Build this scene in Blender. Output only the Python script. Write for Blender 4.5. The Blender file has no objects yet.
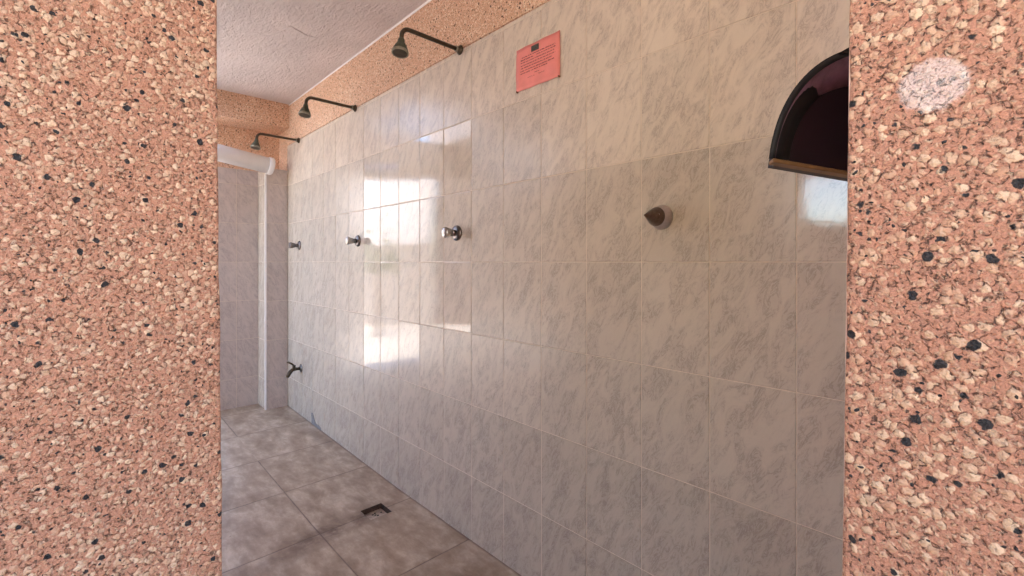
import bpy, bmesh, math, random
from mathutils import Vector, Matrix, Euler
random.seed(11)
S = bpy.context.scene
C = S.collection
TH = math.radians(43.33)
CZ = 1.167          # eye height
D = 1.2             # distance from the eye to the tiled wall (Y)
def P(s, y, z): return Vector((-s, y, z))      # s = distance down the shower room

# ---------------------------------------------------------------- materials
class NT:
    def __init__(self, name):
        self.m = bpy.data.materials.new(name); self.m.use_nodes = True
        self.t = self.m.node_tree; self.n = self.t.nodes; self.l = self.t.links
        self.b = self.n['Principled BSDF']
    def node(self, typ, **kw):
        nd = self.n.new(typ)
        for k, v in kw.items():
            if k.startswith('i_'): nd.inputs[k[2:].replace('_', ' ')].default_value = v
            else: setattr(nd, k, v)
        return nd
    def link(self, a, b): self.l.new(a, b)
    def math(self, op, a, b=None, clamp=False):
        nd = self.node('ShaderNodeMath', operation=op, use_clamp=clamp)
        for i, v in enumerate((a, b)):
            if v is None: continue
            if isinstance(v, (int, float)): nd.inputs[i].default_value = v
            else: self.link(v, nd.inputs[i])
        return nd.outputs[0]
    def ramp(self, fac, stops, interp='LINEAR'):
        nd = self.node('ShaderNodeValToRGB'); cr = nd.color_ramp; cr.interpolation = interp
        while len(cr.elements) < len(stops): cr.elements.new(0.5)
        for e, (p, c) in zip(cr.elements, stops):
            e.position = p
            e.color = (c, c, c, 1) if isinstance(c, (int, float)) else (*c, 1)
        self.link(fac, nd.inputs[0]); return nd.outputs[0]
    def mix(self, fac, a, b, mode='MIX'):
        nd = self.node('ShaderNodeMix', data_type='RGBA', blend_type=mode)
        for sock, v in ((nd.inputs[0], fac), (nd.inputs[6], a), (nd.inputs[7], b)):
            if isinstance(v, (int, float)): sock.default_value = v
            elif isinstance(v, tuple): sock.default_value = (*v, 1)
            else: self.link(v, sock)
        return nd.outputs[2]
    def noise(self, vec, scale, detail=4, rough=0.5, dist=0.0):
        nd = self.node('ShaderNodeTexNoise'); nd.inputs['Scale'].default_value = scale
        nd.inputs['Detail'].default_value = detail; nd.inputs['Roughness'].default_value = rough
        nd.inputs['Distortion'].default_value = dist
        if vec is not None: self.link(vec, nd.inputs['Vector'])
        return nd
    def mapping(self, vec, loc=(0,0,0), rot=(0,0,0), scale=(1,1,1)):
        nd = self.node('ShaderNodeMapping')
        nd.inputs['Location'].default_value = loc; nd.inputs['Rotation'].default_value = rot
        nd.inputs['Scale'].default_value = scale
        self.link(vec, nd.inputs['Vector']); return nd.outputs[0]
    def bump(self, h, strength, dist, normal=None):
        nd = self.node('ShaderNodeBump'); nd.inputs['Strength'].default_value = strength
        nd.inputs['Distance'].default_value = dist; self.link(h, nd.inputs['Height'])
        if normal: self.link(normal, nd.inputs['Normal'])
        self.link(nd.outputs[0], self.b.inputs['Normal']); return nd.outputs[0]

def plain(name, col, rough=0.5, metal=0.0, var=0.12, scale=40, bump=0.1):
    k = NT(name); tc = k.node('ShaderNodeTexCoord')
    nz = k.noise(tc.outputs['Object'], scale, 5, 0.6)
    a = tuple(c*(1-var) for c in col); b = tuple(min(1, c*(1+var)) for c in col)
    k.link(k.ramp(nz.outputs['Fac'], [(0.3, a), (0.7, b)]), k.b.inputs['Base Color'])
    k.b.inputs['Roughness'].default_value = rough; k.b.inputs['Metallic'].default_value = metal
    if bump: k.bump(nz.outputs['Fac'], bump, 0.001)
    return k.m

def marble(name, base, vein, dark, rough, lean=-0.45, bumpy=True):
    """glazed wall tile with leaning grey streaks; UV = metres on the tile plus a per-tile offset"""
    k = NT(name); uv = k.node('ShaderNodeUVMap'); uv.uv_map = 'UVMap'
    v = uv.outputs[0]
    m1 = k.mapping(v, rot=(0, 0, lean), scale=(1, 1, 1))
    m2 = k.mapping(m1, scale=(23, 8.5, 1))
    n1 = k.noise(m2, 1.0, 7, 0.66, 1.1)                       # cloudy leaning patches
    m3 = k.mapping(m1, scale=(50, 17, 1), loc=(3, 7, 0))
    n2 = k.noise(m3, 1.0, 7, 0.68, 1.6)
    patch = k.ramp(n1.outputs['Fac'], [(0.40, 0.0), (0.64, 1.0)])
    veins = k.math('ABSOLUTE', k.math('SUBTRACT', n2.outputs['Fac'], 0.5))
    vm = k.math('MULTIPLY', k.ramp(veins, [(0.0, 1.0), (0.05, 0.0)]), k.ramp(n1.outputs['Fac'], [(0.44, 0.10), (0.58, 1.0)]))
    c = k.mix(k.math('MULTIPLY', patch, 0.62), base, vein)
    c = k.mix(k.math('MULTIPLY', vm, 0.62), c, dark)
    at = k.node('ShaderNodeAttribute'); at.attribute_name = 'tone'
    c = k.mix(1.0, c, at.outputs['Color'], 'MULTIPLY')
    k.link(c, k.b.inputs['Base Color'])
    ag = k.node('ShaderNodeAttribute'); ag.attribute_name = 'gloss'
    r = k.ramp(ag.outputs['Fac'], [(0.0, rough), (1.0, 0.025)])
    k.link(r, k.b.inputs['Roughness'])
    geo = k.node('ShaderNodeNewGeometry')
    k.link(k.ramp(ag.outputs['Fac'], [(0.0, 0.5), (1.0, 0.95)]), k.b.inputs['Specular IOR Level'])
    w = k.noise(geo.outputs['Position'], 70, 3, 0.55)
    w2 = k.noise(geo.outputs['Position'], 190, 2, 0.5)
    k.bump(k.math('ADD', w.outputs['Fac'], k.math('MULTIPLY', w2.outputs['Fac'], 0.35)), 0.055, 0.002)
    return k.m

def terrazzo(name, matrix, pale, mid, black, scale, bumpd, patch=None, black_cut=0.27, contrast=1.0):
    """washed pebble render: stones of several colours bedded in tinted cement"""
    k = NT(name); tc = k.node('ShaderNodeTexCoord'); o = tc.outputs['Object']
    wob = k.noise(o, scale*1.3, 2, 0.5)
    off = k.node('ShaderNodeVectorMath', operation='SCALE'); k.link(wob.outputs['Color'], off.inputs[0]); off.inputs['Scale'].default_value = 0.85/scale
    add = k.node('ShaderNodeVectorMath', operation='ADD'); k.link(o, add.inputs[0]); k.link(off.outputs[0], add.inputs[1])
    def layer(sc, loc, smooth=0.25):
        mp = k.mapping(add.outputs[0], loc=loc, rot=(0.4, 0.3, 0.7))
        vz = k.node('ShaderNodeTexVoronoi', feature='F1'); vz.inputs['Scale'].default_value = sc
        vz.inputs['Randomness'].default_value = 0.95
        k.link(mp, vz.inputs['Vector'])
        sp = k.node('ShaderNodeSeparateColor'); k.link(vz.outputs['Color'], sp.inputs[0])
        return vz.outputs['Distance'], sp.outputs
    d1, r1 = layer(scale, (0, 0, 0)); d2, r2 = layer(scale*1.9, (5, 3, 1)); d3, r3 = layer(scale*0.68, (9, 4, 7))
    big = k.noise(o, 6, 2, 0.5)                                # crowded and sparse areas
    dens = k.ramp(big.outputs['Fac'], [(0.35, 0.34), (0.65, 0.52)])
    # big stones
    rad = k.math('ADD', k.math('MULTIPLY', r1[1], 0.22), dens)
    m1 = k.math('MULTIPLY', k.math('SUBTRACT', rad, d1), 9.0, True)
    m1 = k.math('MULTIPLY', m1, k.math('GREATER_THAN', r1[0], 0.42))
    # small stones
    m2 = k.math('MULTIPLY', k.math('SUBTRACT', 0.50, d2), 6.0, True)
    m2 = k.math('MULTIPLY', m2, k.math('GREATER_THAN', r2[0], 0.35))
    # black stones
    rad3 = k.math('ADD', k.math('MULTIPLY', r3[1], 0.30), 0.11)
    m3 = k.math('MULTIPLY', k.math('SUBTRACT', rad3, d3), 14.0, True)
    m3 = k.math('MULTIPLY', m3, k.math('LESS_THAN', r3[0], black_cut))
    m4 = k.math('MULTIPLY', k.math('MULTIPLY', k.math('SUBTRACT', 0.42, d2), 10.0, True), k.math('LESS_THAN', r2[0], 0.035))
    m3 = k.math('MAXIMUM', m3, m4)
    grain = k.noise(o, scale*5, 4, 0.65)
    mat = k.mix(k.ramp(grain.outputs['Fac'], [(0.35, 0.0), (0.65, 1.0)]), tuple(c*0.72 for c in matrix), tuple(min(1, c*1.2) for c in matrix))
    deep = k.noise(o, scale*2.1, 3, 0.6)
    mat = k.mix(k.ramp(deep.outputs['Fac'], [(0.60, 0.0), (0.70, 0.75*contrast)]), mat, tuple(c*0.28 for c in matrix))
    mat2 = k.mix(r2[2], mid, pale)
    c = k.mix(k.math('MULTIPLY', m2, 0.55), mat, mat2)
    ve = k.node('ShaderNodeTexVoronoi', feature='DISTANCE_TO_EDGE'); ve.inputs['Scale'].default_value = scale; ve.inputs['Randomness'].default_value = 0.95
    k.link(k.mapping(add.outputs[0], loc=(0, 0, 0), rot=(0.4, 0.3, 0.7)), ve.inputs['Vector'])
    crv = k.math('MULTIPLY', k.ramp(ve.outputs['Distance'], [(0.0, 1.0), (0.09, 0.0)]), k.ramp(deep.outputs['Fac'], [(0.48, 0.0), (0.60, 0.9*contrast)]))
    st = k.ramp(r1[2], [(0.0, mid), (0.45, tuple((a+b)/2 for a, b in zip(mid, pale))), (0.8, pale), (1.0, tuple(min(1, a*1.15) for a in pale))])
    st = k.mix(k.math('MULTIPLY', k.ramp(grain.outputs['Fac'], [(0.4, 0.5), (0.62, 0.0)]), 0.6), st, mid)
    c = k.mix(m1, c, st)
    c = k.mix(crv, c, tuple(q*0.25 for q in matrix))  # crevice shadow between the stones, painted into the colour
    bl = k.mix(k.ramp(grain.outputs['Fac'], [(0.5, 0.0), (0.7, 0.5)]), black, tuple(a*5+0.01 for a in black))
    c = k.mix(m3, c, bl)
    if patch:                                                  # chalky bleached blotch
        geo = k.node('ShaderNodeNewGeometry')
        dv = k.node('ShaderNodeVectorMath', operation='DISTANCE'); k.link(geo.outputs['Position'], dv.inputs[0]); dv.inputs[1].default_value = patch[0]
        pn = k.noise(o, 160, 3, 0.6)
        dd = k.math('ADD', dv.outputs['Value'], k.math('MULTIPLY', k.math('SUBTRACT', pn.outputs['Fac'], 0.5), 0.012))
        pm = k.ramp(k.math('DIVIDE', dd, patch[1]), [(0.85, 0.62), (1.05, 0.0)])
        pm = k.math('MULTIPLY', pm, k.ramp(grain.outputs['Fac'], [(0.3, 0.35), (0.6, 1.0)]))
        c = k.mix(pm, c, (0.80, 0.72, 0.70))
    k.link(c, k.b.inputs['Base Color'])
    k.b.inputs['Roughness'].default_value = 0.75
    h = k.math('MAXIMUM', k.math('MULTIPLY', k.math('SUBTRACT', rad, d1), k.math('GREATER_THAN', r1[0], 0.42)),
               k.math('MULTIPLY', k.math('SUBTRACT', 0.45, d2), 0.7))
    h = k.math('ADD', k.math('MAXIMUM', h, 0.0), k.math('MULTIPLY', grain.outputs['Fac'], 0.22))
    h = k.math('SUBTRACT', h, k.math('MULTIPLY', crv, 0.5))
    h = k.math('SUBTRACT', h, k.math('MULTIPLY', k.ramp(deep.outputs['Fac'], [(0.58, 0.0), (0.70, 1.0)]), 0.35))
    k.bump(h, 1.0, bumpd)
    return k.m

def make_plaster(name, col):
    k = NT(name); tc = k.node('ShaderNodeTexCoord'); o = tc.outputs['Object']
    n1 = k.noise(o, 3.5, 3, 0.5); n2 = k.noise(o, 85, 5, 0.7); n3 = k.noise(k.mapping(o, scale=(1, 2.2, 1)), 22, 3, 0.5, 0.6)
    c = k.mix(k.ramp(n1.outputs['Fac'], [(0.35, 0.0), (0.65, 1.0)]), tuple(x*0.93 for x in col), tuple(x*1.05 for x in col))
    k.link(c, k.b.inputs['Base Color']); k.b.inputs['Roughness'].default_value = 0.85
    h = k.math('ADD', k.math('MULTIPLY', n2.outputs['Fac'], 0.7), k.math('MULTIPLY', n3.outputs['Fac'], 1.1))
    k.bump(h, 0.9, 0.011)
    return k.m

def make_floor(name):
    k = NT(name); geo = k.node('ShaderNodeNewGeometry'); p = geo.outputs['Position']
    sp = k.node('ShaderNodeSeparateXYZ'); k.link(p, sp.inputs[0])
    def grid(v, origin, pitch):
        q = k.math('DIVIDE', k.math('SUBTRACT', v, origin), pitch)
        fr = k.math('FRACT', k.math('ADD', q, 100.0))
        return k.math('MULTIPLY', k.math('MINIMUM', fr, k.math('SUBTRACT', 1.0, fr)), pitch), k.math('FLOOR', k.math('ADD', q, 100.0))
    gx, ix = grid(sp.outputs['X'], -2.0, 0.468); gy, iy = grid(sp.outputs['Y'], 0.755, 0.468)
    jn = k.noise(p, 14, 3, 0.5)
    off = k.math('MULTIPLY', k.math('LESS_THAN', sp.outputs['X'], -2.936), k.math('GREATER_THAN', sp.outputs['X'], -3.404))
    gy = k.math('ADD', gy, off)
    g = k.math('MINIMUM', gx, gy)
    gm = k.ramp(g, [(0.0018, 1.0), (0.0042, 0.0)])
    cb = k.node('ShaderNodeCombineXYZ'); k.link(k.math('MULTIPLY', ix, 3.7), cb.inputs[0]); k.link(k.math('MULTIPLY', iy, 5.3), cb.inputs[1])
    av = k.node('ShaderNodeVectorMath', operation='ADD'); k.link(p, av.inputs[0]); k.link(cb.outputs[0], av.inputs[1])
    a = k.noise(k.mapping(av.outputs[0], scale=(1, 1.9, 1)), 6.0, 9, 0.68, 0.15)
    b = k.noise(av.outputs[0], 19, 6, 0.7)
    c = k.ramp(a.outputs['Fac'], [(0.34, (0.27, 0.18, 0.115)), (0.50, (0.42, 0.31, 0.215)), (0.66, (0.60, 0.48, 0.36))])
    c = k.mix(k.ramp(b.outputs['Fac'], [(0.45, 0.0), (0.72, 0.35)]), c, (0.24, 0.17, 0.12))
    # brown run of dirt from the drain along the joint
    dn = k.noise(p, 11, 5, 0.65, 0.5)
    def blob(cx, cy, rx, ry, amt):
        ux = k.math('DIVIDE', k.math('SUBTRACT', sp.outputs['X'], cx), rx); uy = k.math('DIVIDE', k.math('SUBTRACT', sp.outputs['Y'], cy), ry)
        r2 = k.math('ADD', k.math('MULTIPLY', ux, ux), k.math('MULTIPLY', uy, uy))
        f = k.math('SUBTRACT', 1.0, r2, True)
        return k.math('MULTIPLY', k.math('MULTIPLY', f, k.ramp(dn.outputs['Fac'], [(0.35, 0.2), (0.62, 1.0)])), amt)
    for args in ((-2.0, 0.80, 0.085, 0.26, 1.0), (-1.93, 0.60, 0.06, 0.22, .6), (-2.0, 1.0, 0.10, 0.12, 0.55), (-1.25, 1.05, 0.45, 0.3, 0.45), (-3.0, 1.15, 0.25, 0.05, 0.6)):
        c = k.mix(blob(*args), c, (0.13, 0.07, 0.042))
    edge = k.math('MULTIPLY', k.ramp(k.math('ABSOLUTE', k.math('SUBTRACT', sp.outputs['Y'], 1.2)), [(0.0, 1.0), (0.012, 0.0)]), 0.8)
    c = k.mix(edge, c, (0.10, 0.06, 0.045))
    spk = k.node('ShaderNodeTexVoronoi'); spk.inputs['Scale'].default_value = 6.5; k.link(p, spk.inputs['Vector'])
    c = k.mix(k.ramp(spk.outputs['Distance'], [(0.03, 0.8), (0.055, 0.0)]), c, (0.10, 0.055, 0.04))
    c = k.mix(k.math('MULTIPLY', gm, k.ramp(jn.outputs['Fac'], [(0.3, 0.6), (0.6, 1.0)])), c, (0.10, 0.055, 0.035))
    k.link(c, k.b.inputs['Base Color'])
    k.link(k.ramp(a.outputs['Fac'], [(0.3, 0.42), (0.7, 0.6)]), k.b.inputs['Roughness'])
    h = k.math('SUBTRACT', k.math('MULTIPLY', b.outputs['Fac'], 0.35), gm)
    k.bump(h, 0.5, 0.002)
    return k.m

M = {}
M['tile'] = marble('glazed_tile', (0.635, 0.56, 0.465), (0.485, 0.42, 0.36), (0.315, 0.265, 0.22), 0.26)
M['tile_back'] = marble('glazed_tile_grey', (0.58, 0.49, 0.45), (0.45, 0.38, 0.36), (0.32, 0.27, 0.25), 0.30)
M['grout'] = plain('grout', (0.70, 0.60, 0.49), 0.8, var=0.1, scale=30)
M['cement'] = plain('bare_cement', (0.19, 0.18, 0.18), 0.9, var=0.3, scale=60, bump=0.6)
M['pillar'] = terrazzo('pebble_render', (0.475, 0.23, 0.145), (0.69, 0.495, 0.34), (0.55, 0.305, 0.195), (0.018, 0.016, 0.018), 150, 0.004)
M['pillar_near'] = terrazzo('pebble_render_blotched', (0.475, 0.23, 0.15), (0.69, 0.495, 0.34), (0.55, 0.305, 0.195), (0.018, 0.016, 0.018), 140, 0.004, patch=((-0.0331, 0.45, 1.295), 0.0205))
M['band'] = terrazzo('fine_pebble_render', (0.76, 0.47, 0.31), (0.92, 0.74, 0.57), (0.84, 0.58, 0.41), (0.10, 0.045, 0.025), 120, 0.002, black_cut=0.55, contrast=1.3)
M['ceiling'] = make_plaster('rough_plaster', (0.66, 0.59, 0.57))
M['white'] = plain('white_paint', (0.84, 0.81, 0.80), 0.5, var=0.05, scale=12)
M['plaster_edge'] = plain('weathered_plaster', (0.62, 0.46, 0.38), 0.8, var=0.35, scale=14)
M['pvc'] = plain('white_plastic', (0.82, 0.79, 0.78), 0.35, var=0.04, scale=9, bump=0)
M['floor'] = make_floor('stone_floor_tile')
M['bronze'] = plain('aged_bronze', (0.085, 0.065, 0.045), 0.45, 0.7, 0.35, 60, 0.2)
M['verdigris'] = plain('green_patina', (0.085, 0.095, 0.065), 0.55, 0.45, 0.35, 90, 0.3)
M['rim'] = plain('limed_rim', (0.27, 0.25, 0.19), 0.5, 0.3, 0.3, 90)
M['chrome'] = plain('dull_chrome', (0.50, 0.47, 0.44), 0.28, 1.0, 0.12, 120, 0.15)
M['chrome_dark'] = plain('tarnished_chrome', (0.20, 0.18, 0.175), 0.30, 1.0, 0.3, 90, 0.2)
M['cone'] = plain('brown_steel', (0.16, 0.12, 0.10), 0.34, 1.0, 0.3, 90, 0.2)
M['paper'] = plain('pink_paper', (0.84, 0.28, 0.25), 0.6, var=0.07, scale=18)
M['ink'] = plain('printed_ink', (0.20, 0.05, 0.05), 0.6)
M['photo'] = plain('dark_print', (0.075, 0.07, 0.06), 0.5, var=0.5, scale=220)
M['rust'] = plain('rusty_screw', (0.20, 0.09, 0.05), 0.6, 0.5)
M['plum'] = plain('plum_plastic', (0.012, 0.002, 0.006), 0.45, 0.0, 0.3, 14, 0.0)
M['plum_light'] = plain('scuffed_plum_plastic', (0.13, 0.055, 0.085), 0.4, 0.0, 0.35, 60, 0.1)
M['black'] = plain('black_plastic', (0.004, 0.003, 0.0035), 0.6, 0, 0.3)
M['ochre'] = plain('ochre_edge', (0.17, 0.085, 0.03), 0.45, 0, 0.3, 60)
M['dirt'] = plain('drain_dirt', (0.075, 0.04, 0.025), 0.9, 0, 0.5, 70, 0.8)
M['grate'] = plain('drain_grate_metal', (0.46, 0.35, 0.26), 0.55, 0.3, 0.35, 70, 0.4)
M['hole'] = plain('dark_hole', (0.006, 0.005, 0.004), 0.9)
M['yard'] = plain('pale_concrete', (0.60, 0.54, 0.47), 0.9, 0, 0.08, 3, 0.3)
M['yardwall'] = plain('white_render', (0.82, 0.76, 0.72), 0.9, 0, 0.04, 3, 0.3)
M['warm_render'] = plain('sand_render', (0.80, 0.62, 0.45), 0.9, 0, 0.05, 3, 0.3)
M['grey_render'] = plain('grey_render', (0.36, 0.31, 0.27), 0.9, 0, 0.1, 5, 0.3)
M['leaf'] = plain('leaf_green', (0.10, 0.15, 0.045), 0.6, 0, 0.4, 20)
M['bark'] = plain('bark', (0.16, 0.11, 0.07), 0.9, 0, 0.3, 30)
M['dark_wood'] = plain('dark_timber', (0.16, 0.12, 0.10), 0.7, 0, 0.2, 20)

# ---------------------------------------------------------------- mesh helpers
def box(bm, a, b, mi=0):
    x0, x1 = sorted((a[0], b[0])); y0, y1 = sorted((a[1], b[1])); z0, z1 = sorted((a[2], b[2]))
    v = [bm.verts.new(p) for p in ((x0,y0,z0),(x1,y0,z0),(x1,y1,z0),(x0,y1,z0),(x0,y0,z1),(x1,y0,z1),(x1,y1,z1),(x0,y1,z1))]
    for f in ((0,3,2,1),(4,5,6,7),(0,1,5,4),(1,2,6,5),(2,3,7,6),(3,0,4,7)):
        bm.faces.new([v[i] for i in f]).material_index = mi
def basis(axis):
    w = Vector(axis).normalized()
    u = w.cross(Vector((0,0,1)))
    if u.length < 1e-4: u = Vector((1,0,0))
    u.normalize(); return u, w.cross(u).normalized(), w
def lathe(bm, origin, axis, prof, seg=28, mi=0, cap0=True, cap1=True):
    """prof: list of (distance along axis, radius)"""
    u, v, w = basis(axis); o = Vector(origin); rings = []
    for t, r in prof:
        rings.append([bm.verts.new(o + w*t + (u*math.cos(a) + v*math.sin(a))*max(r, 1e-5)) for a in (2*math.pi*i/seg for i in range(seg))])
    for q in range(len(rings)-1):
        for i in range(seg):
            j = (i+1) % seg
            f = bm.faces.new((rings[q][i], rings[q][j], rings[q+1][j], rings[q+1][i])); f.material_index = mi; f.smooth = True
    if cap0: bm.faces.new(rings[0][::-1]).material_index = mi
    if cap1: bm.faces.new(rings[-1]).material_index = mi
def tube(bm, pts, rad, seg=12, mi=0):
    pts = [Vector(p) for p in pts]; n = len(pts)
    rads = rad if isinstance(rad, (list, tuple)) else [rad]*n
    rings = []; u = None
    for i in range(n):
        w = ((pts[min(i+1,n-1)] - pts[i]).normalized() + (pts[i] - pts[max(i-1,0)]).normalized()).normalized()
        if u is None: u, _, _ = basis(w)
        u = (u - w*u.dot(w)).normalized(); v = w.cross(u)
        rings.append([bm.verts.new(pts[i] + (u*math.cos(a) + v*math.sin(a))*rads[i]) for a in (2*math.pi*k/seg for k in range(seg))])
    for q in range(n-1):
        for i in range(seg):
            j = (i+1) % seg
            f = bm.faces.new((rings[q][i], rings[q][j], rings[q+1][j], rings[q+1][i])); f.smooth = True; f.material_index = mi
    bm.faces.new(rings[0][::-1]).material_index = mi; bm.faces.new(rings[-1]).material_index = mi
def obj(name, bm, mats, parent=None, bevel=0, **props):
    bmesh.ops.recalc_face_normals(bm, faces=bm.faces)
    me = bpy.data.meshes.new(name); bm.to_mesh(me); bm.free()
    for m in (mats if isinstance(mats, (list, tuple)) else [mats]): me.materials.append(m)
    o = bpy.data.objects.new(name, me); C.objects.link(o); o.parent = parent
    for k, v in props.items(): o[k] = v
    if bevel:
        b = o.modifiers.new('bevel', 'BEVEL'); b.width = bevel; b.segments = 2; b.limit_method = 'ANGLE'; b.angle_limit = math.radians(40)
    return o
def thing(name, loc, label, cat, group=None):
    o = bpy.data.objects.new(name, None); C.objects.link(o); o.location = loc; o['label'] = label; o['category'] = cat
    o.empty_display_size = 0.05
    if group: o['group'] = group
    return o
def B(): return bmesh.new()

# ---------------------------------------------------------------- tiled surfaces
def tiled(name, mat, origin, udir, normal, us, zs, label, parent=None, gloss_fn=None, tone_fn=None, tilt=0.0022, backing=0.012, seed=1, lab_kind='structure', streak=0):
    """a wall of separate glazed tiles on a grout bed; us, zs are the joint positions"""
    rnd = random.Random(seed)
    bm = B(); uvl = bm.loops.layers.uv.new('UVMap')
    gl = bm.loops.layers.float_color.new('gloss'); tn = bm.loops.layers.float_color.new('tone')
    o = Vector(origin); U = Vector(udir).normalized(); N = Vector(normal).normalized(); Z = Vector((0,0,1))
    g = 0.0013
    # grout bed
    c = [o + U*us[0] + Z*zs[0], o + U*us[-1] + Z*zs[0], o + U*us[-1] + Z*zs[-1], o + U*us[0] + Z*zs[-1]]
    fr = [bm.verts.new(p - N*0.0014) for p in c]; bk = [bm.verts.new(p - N*backing) for p in c]
    faces = [bm.faces.new(fr), bm.faces.new(bk[::-1])] + [bm.faces.new((fr[i], bk[i], bk[(i+1)%4], fr[(i+1)%4])) for i in range(4)]
    for f in faces: f.material_index = 1
    for iu in range(len(us)-1):
        for iz in range(len(zs)-1):
            u0, u1, z0, z1 = us[iu]+g, us[iu+1]-g, zs[iz]+g, zs[iz+1]-g
            if u1-u0 < 0.004 or z1-z0 < 0.004: continue
            tu, tz = rnd.gauss(0, tilt), rnd.gauss(0, tilt); cu, cz = (u0+u1)/2, (z0+z1)/2
            ou, oz = rnd.uniform(0, 40), rnd.choice((0, 0, 1, 2, 3, 5))*3.1
            gv = gloss_fn(cu, cz) if gloss_fn else 0.0
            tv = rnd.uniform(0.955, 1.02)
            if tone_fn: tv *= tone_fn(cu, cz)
            rings = []
            for ins, dep in ((0, -0.0012), (0.0009, -0.0003), (0.0022, 0.0)):
                ring = []
                for (uu, zz) in ((u0+ins, z0+ins), (u1-ins, z0+ins), (u1-ins, z1-ins), (u0+ins, z1-ins)):
                    h = dep + ((uu-cu)*tu + (zz-cz)*tz)*(1.0 if dep > -0.001 else 0.0)
                    ring.append((bm.verts.new(o + U*uu + Z*zz + N*h), uu, zz))
                rings.append(ring)
            fs = []
            for q in range(2):
                for i in range(4):
                    j = (i+1) % 4; fs.append([rings[q][i], rings[q][j], rings[q+1][j], rings[q+1][i]])
            fs.append(rings[2])
            for vs in fs:
                f = bm.faces.new([v[0] for v in vs]); f.material_index = 0
                for lp, v in zip(f.loops, vs):
                    lp[uvl].uv = (v[1]-u0+ou, v[2]-z0+oz)
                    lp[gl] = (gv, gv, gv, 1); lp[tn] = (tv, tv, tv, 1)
    # keep outward orientation toward N without the generic recalculation
    me = bpy.data.meshes.new(name)
    bm.normal_update()
    for f in bm.faces:
        if f.material_index == 0 and f.normal.dot(N) < 0: f.normal_flip()
    bm.to_mesh(me); bm.free()
    me.materials.append(mat); me.materials.append(M['grout'])
    ob = bpy.data.objects.new(name, me); C.objects.link(ob); ob.parent = parent
    if lab_kind: ob['kind'] = lab_kind
    return ob

rowz = [CZ + 0.3*k for k in range(-3, 4)]                 # joint heights
cols = [0.320 + 0.2*n for n in range(-9, 18)]             # joint distances down the room
us = [c for c in cols if c < 3.83] + [3.84, 4.10]
def gloss(u, z):
    if 1.52 < u < 2.52 and z < 1.77:
        if z > 0.87: return 1.0
        return 0.8 if u > 1.9 and z > 0.57 else 0.0
    if u < 0.35: return 0.8
    return 0.0
def row_light(u, z):                                          # light gradient painted into tile tone: upper rows paler, lower rows darker
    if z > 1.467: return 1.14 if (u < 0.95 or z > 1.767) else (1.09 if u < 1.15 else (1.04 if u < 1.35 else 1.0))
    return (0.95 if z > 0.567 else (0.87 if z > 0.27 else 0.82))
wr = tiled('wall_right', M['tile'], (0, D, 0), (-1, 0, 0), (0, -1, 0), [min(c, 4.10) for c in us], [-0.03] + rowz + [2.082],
           '', gloss_fn=gloss, tone_fn=row_light, seed=5)
bm = B(); box(bm, (2.4, D+0.013, -0.1), (-4.4, D+0.18, 2.6))
obj('masonry', bm, M['white'], wr)
# broken tile corner at the foot of the wall
bm = B(); pts = [(3.339, 0.103), (3.330, 0.030), (3.30, 0.024), (3.15, 0.016), (3.168, 0.040), (3.20, 0.047), (3.252, 0.047), (3.285, 0.075), (3.305, 0.108)]
f0 = [bm.verts.new((-s, D-0.0022, z)) for s, z in pts]; f1 = [bm.verts.new((-s, D+0.004, z)) for s, z in pts]
bm.faces.new(f0); bm.faces.new(f1[::-1])
for i in range(len(pts)): bm.faces.new((f0[i], f0[(i+1)%len(pts)], f1[(i+1)%len(pts)], f1[i]))
obj('exposed_cement', bm, M['cement'], wr, label='grey bare cement where a tile corner has broken off')

# pebble-render band above the tiles
bm = B(); box(bm, (2.0, D-0.006, 2.082), (-4.034, D+0.02, 2.389)); box(bm, (-3.85, D-0.006, 1.888), (-4.034, D+0.02, 2.082)); o = obj('trim_1', bm, M['band'], kind='structure')
bm = B(); tube(bm, [(2.0, D-0.006, 2.386), (-3.79, D-0.006, 2.386)], 0.005, 8); obj('trim_2', bm, M['white'], kind='structure')

# back wall: tiled up to 1.9 m, pebble render above, doorway on its left
DY = 0.62
wb = tiled('wall_back', M['tile_back'], (-4.04, 0, 0), (0, 1, 0), (1, 0, 0), [DY, 0.69, 0.89, 1.04, 1.2], [0.0] + [z for z in rowz if 0.1 < z < 1.8] + [1.885], '', seed=9)
bm = B(); box(bm, (-4.055, DY, 0), (-4.24, D+0.02, 2.40)); obj('masonry', bm, M['white'], wb)
bm = B(); box(bm, (-4.034, -1.05, 2.10), (-4.24, DY-0.002, 2.385)); obj('lintel', bm, M['grey_render'], wb)
bm = B(); box(bm, (-4.034, DY, 1.885), (-4.056, D, 2.39)); obj('pebble_render', bm, M['band'], wb)
# beam across the room
bm = B(); box(bm, (-3.79, 0.40, 2.206), (-4.034, D-0.0065, 2.39)); obj('trim_3', bm, M['band'], kind='structure')
# tiled corner pilaster
wp = tiled('wall_pilaster', M['tile_back'], (-3.84, 0, 0), (0, 1, 0), (1, 0, 0), [1.046, 1.199], [0.0] + [z for z in rowz if 0.1 < z < 1.8] + [1.885], '', seed=21)
bm = B(); box(bm, (-3.8525, 1.046, 0), (-4.038, 1.199, 1.885)); obj('core', bm, M['grout'], wp)
tiled('side_tiles', M['tile'], (0, 1.040, 0), (-1, 0, 0), (0, -1, 0), [3.846, 4.038], [0.0] + [z for z in rowz if 0.1 < z < 1.8] + [1.885], '', parent=wp, seed=22, lab_kind=None, backing=0.006)
bm = B(); box(bm, (-3.838, 1.036, 0), (-3.848, 1.048, 1.886)); obj('corner_bead', bm, M['white'], wp, 0.002)

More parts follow.
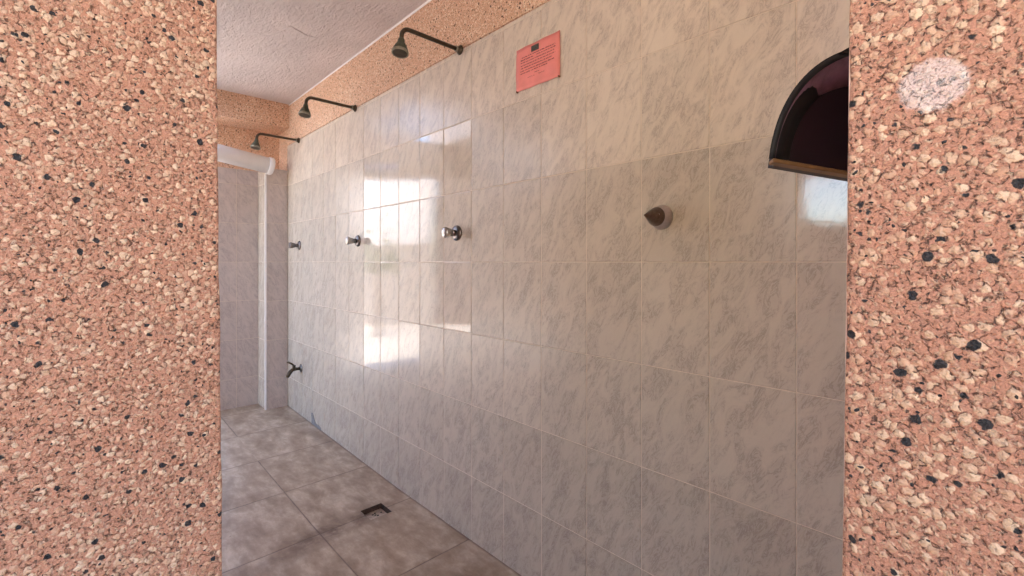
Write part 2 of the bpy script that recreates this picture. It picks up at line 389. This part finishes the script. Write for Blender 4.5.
# ceiling, with an unseen gap added to let sky light into the back corner
bm = B(); box(bm, (1.9, -1.12, 2.39), (-3.05, D+0.2, 2.56)); box(bm, (-3.05, 0.47, 2.39), (-4.24, D+0.2, 2.56)); box(bm, (-3.05, -1.12, 2.39), (-4.24, -0.35, 2.56)); box(bm, (1.9, -1.25, 2.39), (-2.3, -1.12, 2.56)) 
ce = obj('ceiling', bm, M['ceiling'], kind='structure')
# raised trowel ridge in the plaster
bm = B(); tube(bm, [(-2.80, 0.62, 2.392), (-2.77, 0.659, 2.3915), (-2.72, 0.71, 2.3915), (-2.678, 0.757, 2.391), (-2.59, 0.785, 2.391), (-2.524, 0.80, 2.391), (-2.545, 0.85, 2.391), (-2.564, 0.893, 2.3905), (-2.554, 0.965, 2.392)], [0.002, 0.003, 0.004, 0.004, 0.005, 0.005, 0.006, 0.006, 0.002], 8)
obj('trowel_ridge', bm, M['ceiling'], ce)

# floor with a square hole for the drain; falls gently from the back
def fz(s): return 0.0 if s < 2.1 else (s-2.1)*0.0225
bm = B(); xs = [-1.9, 0.0, 1.9505, 2.0555, 2.1, 4.4]; ys = [-1.12, 0.9625, 1.0675, 1.24]
vv = {(i, j): bm.verts.new((-s, y, fz(s))) for i, s in enumerate(xs) for j, y in enumerate(ys)}
for i in range(len(xs)-1):
    for j in range(len(ys)-1):
        if i == 2 and j == 1: continue
        bm.faces.new((vv[i,j], vv[i+1,j], vv[i+1,j+1], vv[i,j+1]))
bmesh.ops.recalc_face_normals(bm, faces=bm.faces)
for f in bm.faces:
    if f.normal.z < 0: f.normal_flip()
fl = bpy.data.meshes.new('floor'); bm.to_mesh(fl); bm.free(); fl.materials.append(M['floor'])
fo = bpy.data.objects.new('floor', fl); C.objects.link(fo); fo['kind'] = 'structure'

# drain
dr = thing('floor_drain', (-2.003, 1.015, -0.03), 'small square recessed drain in the stone floor near the tiled wall', 'drain')
def rel(o, bm):
    bmesh.ops.translate(bm, verts=bm.verts, vec=-o.location)
    return bm
bm = B(); x0, x1, y0, y1 = -2.0555, -1.9505, 0.9625, 1.0675
t = 0.004
for a, b in (((x0-t, y0-t), (x0, y1+t)), ((x1, y0-t), (x1+t, y1+t)), ((x0, y0-t), (x1, y0)), ((x0, y1), (x1, y1+t))):
    box(bm, (a[0], a[1], -0.026), (b[0], b[1], -0.0008))
box(bm, (x0-t, y0-t, -0.030), (x1+t, y1+t, -0.026))
obj('basin', rel(dr, bm), M['dirt'], dr)
bm = B(); box(bm, (x0+0.004, y0+0.004, -0.026), (x1-0.004, y1-0.004, -0.022)); obj('grate', rel(dr, bm), M['grate'], dr, 0.001)
bm = B()
for (hx, hy) in ((-2.022, 1.008), (-2.012, 1.016), (-2.002, 1.024), (-2.028, 1.022), (-2.016, 1.048)):
    lathe(bm, (hx, hy, -0.0221), (0, 0, 1), [(0, 0.0052), (0.0005, 0.0052)], 14)
obj('drain_hole', rel(dr, bm), M['hole'], dr)

# ---------------------------------------------------------------- foreground pillars
def pillar(name, corners, z0, z1, mat, lean_idx, lean, label):
    """rough prism with slightly uneven arrises"""
    rnd = random.Random(len(label))
    n = 60; bm = B(); rings = []
    c = [Vector((x, y, 0)) for x, y in corners]
    for i in range(n+1):
        z = z0 + (z1-z0)*i/n; ring = []
        for q, p in enumerate(c):
            k = Vector((0, 0, 0))
            if q in lean_idx: k = Vector(lean)*(z-CZ) + Vector((rnd.uniform(-1, 1), rnd.uniform(-1, 1), 0))*0.0009
            ring.append(bm.verts.new((p.x+k.x, p.y+k.y, z)))
        rings.append(ring)
    m = len(c)
    for i in range(n):
        for q in range(m):
            bm.faces.new((rings[i][q], rings[i][(q+1)%m], rings[i+1][(q+1)%m], rings[i+1][q]))
    bm.faces.new(rings[0][::-1]); bm.faces.new(rings[-1])
    o = obj(name, bm, mat, bevel=0.003, label=label, category='pillar')
    return o
PL = pillar('pebbled_pillar', [(-0.70, 0.1345), (-0.70, -0.34), (-1.02, -0.34), (-1.02, 0.1345)], 0, 2.389, M['pillar'], (0, 3), (0, -0.0092, 0),
       'salmon pebble-dash pillar on the left, nearest the open end of the shower room')
PR = pillar('pebbled_pillar', [(-0.0848, 0.45), (-0.0848, 0.80), (0.42, 0.80), (0.42, 0.45)], 0, 2.389, M['pillar_near'], (0, 1), (0.011, 0, 0),
       'salmon pebble-dash pillar on the right with a pale bleached blotch, beside the dark hood')
bm = B(); box(bm, (-0.0800, 0.4535, 0.0), (-0.0853, 0.795, 2.38))
for v in bm.verts: v.co.x += 0.011*(v.co.z-CZ)
obj('reveal_plaster', bm, M['plaster_edge'], PR)

# ---------------------------------------------------------------- showers
GS = 'wall shower heads on bent arms'
def make_shower(s, z, label, reach=0.285, tilt=0.0, droop=0.0):
    t = thing('wall_shower', P(s, D-0.006, z), label, 'shower head', GS)
    bm = B(); r = 0.0085; pts = [(0, 0, 0), (0, -reach*0.5, -droop*0.5), (0, -(reach-0.038), -droop)]
    for a in range(1, 8):
        an = math.pi/2*a/7
        pts.append((0, -(reach-0.038) - 0.034*math.sin(an), -droop - 0.034*(1-math.cos(an))))
    pts.append((0, -(reach-0.003), -droop-0.05))
    tube(bm, pts, r, 14); obj('arm', bm, M['bronze'], t)
    bm = B(); lathe(bm, (0, 0.001, 0), (0, -1, 0), [(0, 0.021), (0.004, 0.020), (0.010, 0.0135), (0.016, 0.0125)], 24); obj('wall_flange', bm, M['bronze'], t)
    bm = B(); lathe(bm, (0, -0.016, 0), (0, -1, 0), [(0, 0.0128), (0.007, 0.0128)], 20); obj('collar', bm, M['rim'], t, label='pale limed collar')
    ax = Vector((0.10, -0.16+tilt, -1)).normalized(); top = Vector(pts[-1]) - ax*0.006
    bm = B(); lathe(bm, top, ax, [(0, 0.0105), (0.008, 0.0135), (0.014, 0.0125), (0.030, 0.021), (0.048, 0.029), (0.054, 0.0305)], 30)
    h = obj('shower_rose', bm, M['verdigris'], t)
    bm = B(); lathe(bm, top + ax*0.053, ax, [(0, 0.0305), (0.003, 0.032), (0.011, 0.032), (0.013, 0.030), (0.0105, 0.028)], 30); obj('rim', bm, M['rim'], h, label='pale limescaled rim')
    bm = B(); lathe(bm, top + ax*0.062, ax, [(0, 0.0285), (0.002, 0.027)], 30)
    obj('spray_face', bm, M['bronze'], h)
    return t
make_shower(1.592, 2.078, 'bronze shower head on bent arm nearest the pink notice, largest of the three')
make_shower(2.62, 2.078, 'green-tinted bronze shower head on bent arm, middle of the three in the row')
make_shower(3.58, 2.072, 'dark shower head on bent arm farthest away, by the back corner')

GV = 'metal shower valve buttons on the tiled wall'
def make_valve(s, z, label, knob='chrome'):
    t = thing('shower_valve', P(s, D, z), label, 'shower valve', GV)
    bm = B(); lathe(bm, (0, 0, 0), (0, -1, 0), [(0, 0.034), (0.004, 0.034), (0.010, 0.029), (0.013, 0.016)], 32); obj('wall_flange', bm, M['chrome_dark'], t)
    bm = B(); lathe(bm, (0, -0.012, 0), (0, -1, 0), [(0, 0.014), (0.020, 0.0135)], 24); obj('valve_stem', bm, M['chrome_dark'], t)
    bm = B(); lathe(bm, (0, -0.030, 0), (0, -1, 0), [(0, 0.0135), (0.006, 0.017), (0.016, 0.0185), (0.030, 0.0235), (0.036, 0.0235), (0.041, 0.019), (0.043, 0.006)], 30)
    obj('push_button', bm, M[knob], t)
    return t
make_valve(1.621, 1.293, 'round chrome shower valve button, nearest of the three flared ones, below the large shower head')
make_valve(2.595, 1.291, 'round chrome shower valve button beside the glossy reflecting tiles, middle of three')
make_valve(3.58, 1.290, 'small dark shower valve button farthest along, above the low tap', 'chrome_dark')
t = thing('conical_valve', P(0.655, D, 1.293), 'pointed conical steel valve cover on a round plate, on the tiles left of the hood', 'shower valve')
bm = B(); lathe(bm, (0, 0, 0), (0, -1, 0), [(0, 0.0345), (0.005, 0.0350), (0.010, 0.031), (0.020, 0.020), (0.024, 0.013)], 40); obj('wall_plate', bm, M['chrome'], t)
bm = B(); lathe(bm, (0, -0.016, 0), (0, -1, 0), [(0, 0.012), (0.012, 0.012), (0.012, 0.0255), (0.016, 0.0268), (0.019, 0.0262), (0.045, 0.0150), (0.070, 0.0048), (0.078, 0.0015)], 40)
obj('cone_cap', bm, M['cone'], t, label='pointed dark steel cone')
bm = B(); lathe(bm, (0.017, -0.048, 0.004), (0.7, -0.7, 0), [(0, 0.0022), (0.003, 0.0020)], 10); obj('set_screw', bm, M['chrome'], t)

# tap
t = thing('wall_tap', P(3.547, D, 0.381), 'small dark metal bib tap low on the tiled wall near the back corner', 'tap')
bm = B(); lathe(bm, (0, 0, 0), (0, -1, 0), [(0, 0.031), (0.004, 0.030), (0.010, 0.016)], 26); obj('wall_flange', bm, M['chrome_dark'], t)
bm = B(); tube(bm, [(0, -0.008, 0), (0, -0.04, 0), (0, -0.062, -0.004), (0, -0.078, -0.018), (0, -0.090, -0.038), (0, -0.094, -0.052)], [0.011, 0.011, 0.013, 0.015, 0.014, 0.011], 16); obj('spout', bm, M['bronze'], t)
bm = B(); lathe(bm, (0, -0.05, 0.004), (0, 0, 1), [(0, 0.013), (0.018, 0.011), (0.026, 0.012)], 16); obj('bonnet', bm, M['bronze'], t)
bm = B(); tube(bm, [(0, -0.048, 0.026), (0, -0.066, 0.042), (0, -0.086, 0.056), (0, -0.098, 0.058)], [0.006, 0.007, 0.006, 0.005], 10); obj('handle', bm, M['bronze'], t)

# ---------------------------------------------------------------- pink notice
t = thing('notice_sheet', P(1.137, D, 1.88), 'pink notice sheet with small printed lines and a dark picture, screwed to the tiles', 'notice')
W, H = 0.214, 0.157
bm = B(); nx, nz = 14, 10
gr = {}
for i in range(nx+1):
    for j in range(nz+1):
        u = (i/nx-.5)*W; z = (j/nz-.5)*H
        gr[i, j] = bm.verts.new((u, -0.0042 - 0.0016*math.sin(i*1.1+j*0.4) - 0.0008*math.cos(j*1.7), z))
for i in range(nx):
    for j in range(nz):
        f = bm.faces.new((gr[i,j], gr[i+1,j], gr[i+1,j+1], gr[i,j+1])); f.smooth = True
sh = obj('sheet', bm, M['paper'], t); sm = sh.modifiers.new('thick', 'SOLIDIFY'); sm.thickness = 0.0012
bm = B(); box(bm, (0.002-0.0185-0.01, -0.0072, 0.047), (0.002+0.0185-0.01, -0.0062, 0.067)); obj('picture', bm, M['photo'], t)
bm = B(); rnd = random.Random(4)
for li, (z, u0, u1, hh) in enumerate(((0.040, -0.075, 0.088, .0026), (0.031, -0.080, -0.02, .0040), (0.031, 0.000, 0.088, .0026), (0.021, -0.080, 0.086, .0026), (0.011, -0.080, 0.088, .0026),
                          (0.001, -0.080, 0.070, .0024), (-0.009, -0.082, 0.086, .0026), (-0.018, -0.082, 0.05, .0024), (-0.030, -0.010, 0.012, .0016), (-0.040, -0.045, -0.01, .0014), (-0.040, 0.01, 0.04, .0014))):
    u = u0
    while u < u1:
        L = rnd.uniform(0.004, 0.013); L = min(L, u1-u)
        # runs of tiny letter strokes
        q = u
        while q < u+L:
            h2 = hh*rnd.choice((0.55, 0.55, 1.0)); box(bm, (q, -0.0070, z-hh/2), (q+0.0011, -0.0063, z-hh/2+h2)); q += 0.0019
        box(bm, (u, -0.0069, z-hh/2), (u+L, -0.0063, z-hh/2+0.0006))
        u += L + rnd.uniform(0.0025, 0.005)
obj('printed_lines', bm, M['ink'], t)
for sx in (-1, 1):
    bm = B(); lathe(bm, (sx*(W/2-0.004), 0, -H/2+0.001), (0, -1, 0), [(0, 0.0032), (0.007, 0.0032), (0.008, 0.002)], 14); obj('screw', bm, M['rust'], t, label='rust-brown screw')

# ---------------------------------------------------------------- plum half-round hood behind the right pillar
# local frame: u runs out from the pillar, w is depth away from the viewer
t = thing('wall_hood', (-0.0825, 0.663, 1.2585), 'dark plum plastic half-round hood with ochre bottom edge, fixed behind the right pillar', 'wall hood')
def arc(R, H, flare=0.0, n=26):
    """quarter outline: from bottom outer corner up and over to the pillar"""
    out = []
    for i in range(n+1):
        a = math.pi/2*i/n
        out.append((R*math.cos(a)**0.90 if i < n else 0.0, H*math.sin(a)**0.92))
    return out
az = math.radians(60.0)                                   # heading of the hood's face edge
def hood_dirs():
    U = Vector((-0.6, -0.8, 0.137)).normalized()            # outward from the pillar, tipped up a little
    Wd = Vector((-0.8, 0.6, 0)).normalized()               # away from the pillar face
    return U, Wd, U.cross(Wd)*(1 if U.cross(Wd).z > 0 else -1)
U, Wd, Vd = hood_dirs()
def hp(u, w, z): return U*u + Wd*w + Vd*z
def strip(bm, A, Bp, mi=0):
    va = [bm.verts.new(p) for p in A]; vb = [bm.verts.new(p) for p in Bp]
    for i in range(len(A)-1):
        f = bm.faces.new((va[i], va[i+1], vb[i+1], vb[i])); f.smooth = True; f.material_index = mi
R0, H0 = 0.150, 0.150
def shell(bm, o0, o1):
    strip(bm, o0, o1)
def prof(R, H, w, z0=0.0): return [hp(u, w, z+z0) for u, z in arc(R, H)]
def solid_between(pa, pb, pc, pd):
    """closed ring section swept along the arc"""
    bm = B(); rows = [[bm.verts.new(p) for p in r] for r in (pa, pb, pc, pd)]
    n = len(pa)
    for k in range(4):
        a, b = rows[k], rows[(k+1) % 4]
        for i in range(n-1):
            f = bm.faces.new((a[i], a[i+1], b[i+1], b[i])); f.smooth = True
    bm.faces.new([rows[k][0] for k in range(4)]); bm.faces.new([rows[k][-1] for k in range(4)][::-1])
    return bm
bm = solid_between(prof(R0, H0, 0.0), prof(R0-0.005, H0-0.007, -0.002), prof(R0-0.060, H0-0.060, 0.034, 0.015), prof(R0-0.050, H0-0.048, 0.036, 0.015))
obj('outer_rim', bm, M['black'], t, label='thin black rim')
bm = solid_between(prof(R0-0.006, H0-0.008, -0.002), prof(R0-0.024, H0-0.036, 0.018), prof(R0-0.028, H0-0.040, 0.024), prof(R0-0.018, H0-0.022, 0.012))
obj('curved_band', bm, M['plum_light'], t, label='scuffed lighter plum band inside the rim')
bm = B(); a = prof(R0-0.022, H0-0.034, 0.020); b = prof(R0-0.022, H0-0.034, 0.032)
a = [hp(0, 0.020, 0.0)] + a; b = [hp(0, 0.032, 0.0)] + b
va = [bm.verts.new(p) for p in a]; vb = [bm.verts.new(p) for p in b]
bm.faces.new(va); bm.faces.new(vb[::-1])
for i in range(len(a)): bm.faces.new((va[i], va[(i+1)%len(a)], vb[(i+1)%len(a)], vb[i]))
obj('front_panel', bm, M['plum'], t)
bm = B()
pp = [hp(0, -0.006, -0.0045), hp(R0-0.001, -0.006, -0.0045), hp(R0-0.006, 0.008, -0.0045), hp(0, 0.008, -0.0045)]
q0 = [bm.verts.new(p) for p in pp]; q1 = [bm.verts.new(p+Vd*0.0045) for p in pp]
bm.faces.new(q0[::-1]); bm.faces.new(q1)
for i in range(4): bm.faces.new((q0[i], q0[(i+1)%4], q1[(i+1)%4], q1[i]))
obj('bottom_edge', bm, M['ochre'], t, 0.0015, label='ochre-brown bottom edge')
bm = B(); a = [(0.0, H0-0.014), (0.085, H0-0.022), (0.064, H0-0.006), (0.052, H0+0.004), (0.0, H0+0.034)]
f0 = [bm.verts.new(hp(u, -0.002, z)) for u, z in a]; f1 = [bm.verts.new(hp(u*0.9, 0.02, z-0.004)) for u, z in a]
bm.faces.new(f0); bm.faces.new(f1[::-1])
for i in range(5): bm.faces.new((f0[i], f0[(i+1)%5], f1[(i+1)%5], f1[i]))
obj('mounting_lug', bm, M['black'], t)

# ---------------------------------------------------------------- white sloping pipe at the back
t = thing('white_pipe', (-3.78, 0.70, 1.94), 'thick white plastic pipe sloping down to the corner at the back', 'pipe')
a = Vector((0, -0.42, 0.060)); b = Vector((0, 0.350, -0.048)); dd = (b-a).normalized()
bm = B(); lathe(bm, a, dd, [(0, 0.058), (0.0, 0.060), ((b-a).length, 0.060)], 36); obj('pipe_body', bm, M['pvc'], t)
bm = B(); lathe(bm, b - dd*0.012, dd, [(0, 0.064), (0.004, 0.0655), (0.028, 0.0655), (0.036, 0.060), (0.040, 0.045)], 36); obj('end_cap', bm, M['pvc'], t)
for k in (0.12, 0.50):
    p = a + (b-a)*k
    bm = B(); box(bm, (-0.254, p.y-0.012, p.z-0.01), (-0.03, p.y+0.012, p.z+0.01)); obj('bracket', bm, M['pvc'], t)

# ---------------------------------------------------------------- the open side opposite and the yard
bm = B(); box(bm, (-0.9, -1.0, 0), (-3.0, -1.12, 2.39)); ow = obj('wall_left', bm, M['pillar'], kind='structure')
bm = B(); box(bm, (-0.74, -1.0, 0), (-0.98, -0.342, 1.42)); box(bm, (-0.74, -1.0, 1.72), (-0.98, -0.342, 2.39)); box(bm, (-0.30, -1.0, 0), (-0.98, -0.9, 1.42)); obj('blocker_infill', bm, M['pillar'], ow)  # added out of view to block low light and trim the tile reflection
bm = B(); box(bm, (1.9, -1.0, 0), (-0.9, -1.12, 0.82)); box(bm, (1.78, 0.1, 0), (1.9, D+0.01, 2.389)); obj('wall_low_blocker', bm, M['pillar'], kind='structure')  # unseen low wall and side wall, added to shade the lower tiles
bm = B(); box(bm, (8, -5.6, -0.012), (-2.2, -5.8, 1.5)); obj('wall_bounce', bm, M['warm_render'], kind='structure')  # added unseen wall, bounces warm sunlight onto the pillars and upper tiles
bm = B(); box(bm, (8, -6.6, -0.012), (-1.3, -7.6, 4.6)); obj('wall_sky_blocker', bm, M['leaf'], kind='structure')  # added unseen green slab, keeps low sky light off the lower tiles
bm = B(); box(bm, (1.9, -1.0, 2.26), (-3.0, -1.12, 2.389)); obj('trim_4', bm, M['band'], kind='structure')
bm = B(); box(bm, (14, -14, -0.04), (-16, -1.12, -0.012)); box(bm, (1.9, -1.12, -0.04), (14, 3, -0.012)); box(bm, (-16, -1.12, -0.04), (-4.24, 3, -0.012)); obj('ground', bm, M['yard'], kind='structure')
# garden wall facing the doorway
def mir(d, x, z):      # plan position d metres out beyond the doorway, as the glossy tiles mirror it
    k = (x-512)/460
    return Vector((d*(-0.7274+k*0.6862), 2.4 + d*(-0.6862-k*0.7274), z))
bm = B(); a = mir(9.0, 250, 0); b = mir(9.0, 433, 0); n = Vector((-0.7274, -0.6862, 0))*0.2
vs = [a, b, b+n, a+n]; q0 = [bm.verts.new((v.x, v.y, -0.02)) for v in vs]; q1 = [bm.verts.new((v.x, v.y, 2.80)) for v in vs]
bm.faces.new(q0[::-1]); bm.faces.new(q1)
for i in range(4): bm.faces.new((q0[i], q0[(i+1)%4], q1[(i+1)%4], q1[i]))
obj('wall_garden', bm, M['yardwall'], kind='structure')
t = thing('timber_shed', mir(9.0, 500, -0.012), 'dark timber shed past the garden wall, dim in the glossy tile reflection', 'shed')
bm = B(); a = mir(8.7, 436, 0); b = mir(8.7, 640, 0); n = Vector((-0.7274, -0.6862, 0))*1.5
vs = [a, b, b+n, a+n]; q0 = [bm.verts.new((v.x, v.y, -0.012)) for v in vs]; q1 = [bm.verts.new((v.x, v.y, 2.86)) for v in vs]
bm.faces.new(q0[::-1]); bm.faces.new(q1)
for i in range(4): bm.faces.new((q0[i], q0[(i+1)%4], q1[(i+1)%4], q1[i]))
obj('shed_body', rel(t, bm), M['dark_wood'], t)
bm = B(); a = mir(8.97, 240, 0); b = mir(8.97, 433, 0); n = Vector((-0.7274, -0.6862, 0))*0.5
vs = [a, b, b+n, a+n]; q0 = [bm.verts.new((v.x, v.y, 2.80)) for v in vs]; q1 = [bm.verts.new((v.x, v.y, 3.02)) for v in vs]
bm.faces.new(q0[::-1]); bm.faces.new(q1)
for i in range(4): bm.faces.new((q0[i], q0[(i+1)%4], q1[(i+1)%4], q1[i]))
obj('coping', bm, M['dark_wood'], bpy.data.objects['wall_garden'])
bm = B(); a = mir(8.6, 250, 0); b = mir(8.6, 433, 0); n = Vector((-0.7274, -0.6862, 0))*0.15
vs = [a, b, b+n, a+n]; q0 = [bm.verts.new((v.x, v.y, -0.02)) for v in vs]; q1 = [bm.verts.new((v.x, v.y, 1.50)) for v in vs]
bm.faces.new(q0[::-1]); bm.faces.new(q1)
for i in range(4): bm.faces.new((q0[i], q0[(i+1)%4], q1[(i+1)%4], q1[i]))
obj('wall_mirror_dimmer', bm, M['grey_render'], kind='structure')  # low wall added in a darker colour to dim the mirrored garden
t = thing('garden_shrub', mir(7.2, 378, -0.012), 'green shrub before the white garden wall, mirrored in the glossy tiles', 'shrub')
bm = B(); rnd = random.Random(3)
for i in range(260):
    c = Vector((rnd.gauss(0, 0.20), rnd.gauss(0, 0.20), 1.0 + abs(rnd.gauss(0, 0.38))))
    R = Euler((rnd.uniform(0, 6), rnd.uniform(0, 6), rnd.uniform(0, 6))).to_matrix(); l = rnd.uniform(0.03, 0.06)
    bm.faces.new([bm.verts.new(c + R @ Vector(p)) for p in ((-l, 0, 0), (0, -l*.4, 0.004), (l, 0, 0), (0, l*.4, 0.004))])
obj('foliage', bm, M['leaf'], t)
bm = B(); tube(bm, [(0, 0, 0), (0.03, 0, 0.6), (0, 0.04, 1.2)], [0.04, 0.03, 0.015], 8); obj('trunk', bm, M['bark'], t)

# ---------------------------------------------------------------- light
w = bpy.data.worlds.new('World'); S.world = w; w.use_nodes = True
nt = w.node_tree; sky = nt.nodes.new('ShaderNodeTexSky'); sky.sky_type = 'NISHITA'
sky.sun_disc = False; sky.sun_elevation = math.radians(65); sky.sun_rotation = math.radians(40)
bg = nt.nodes['Background']; bg.inputs['Strength'].default_value = 0.66; nt.links.new(sky.outputs[0], bg.inputs[0])
sd = bpy.data.lights.new('sun', 'SUN'); sd.energy = 10.0; sd.angle = math.radians(0.6); sd.color = (1, 0.90, 0.78)
so = bpy.data.objects.new('sun', sd); C.objects.link(so)
SUN = Vector((0.30, 0.35, 1.0)).normalized()              # direction toward the sun
so.rotation_euler = SUN.to_track_quat('Z', 'Y').to_euler(); so.location = (2, 2, 6)

# ---------------------------------------------------------------- camera
cd = bpy.data.cameras.new('camera'); cam = bpy.data.objects.new('camera', cd); C.objects.link(cam)
cam.location = (0, 0, CZ); cam.rotation_euler = (math.pi/2, 0, math.pi/2 - TH)
cd.sensor_fit = 'HORIZONTAL'; cd.sensor_width = 36; cd.lens = 36*460/1024; cd.shift_y = -26/1024; cd.clip_start = 0.02
S.camera = cam
S.view_settings.view_transform = 'Standard'; S.view_settings.look = 'None'; S.view_settings.gamma = 1
S.view_settings.use_curve_mapping = False; S.view_settings.exposure = 1.2
S.cycles.max_bounces = 16; S.cycles.diffuse_bounces = 8
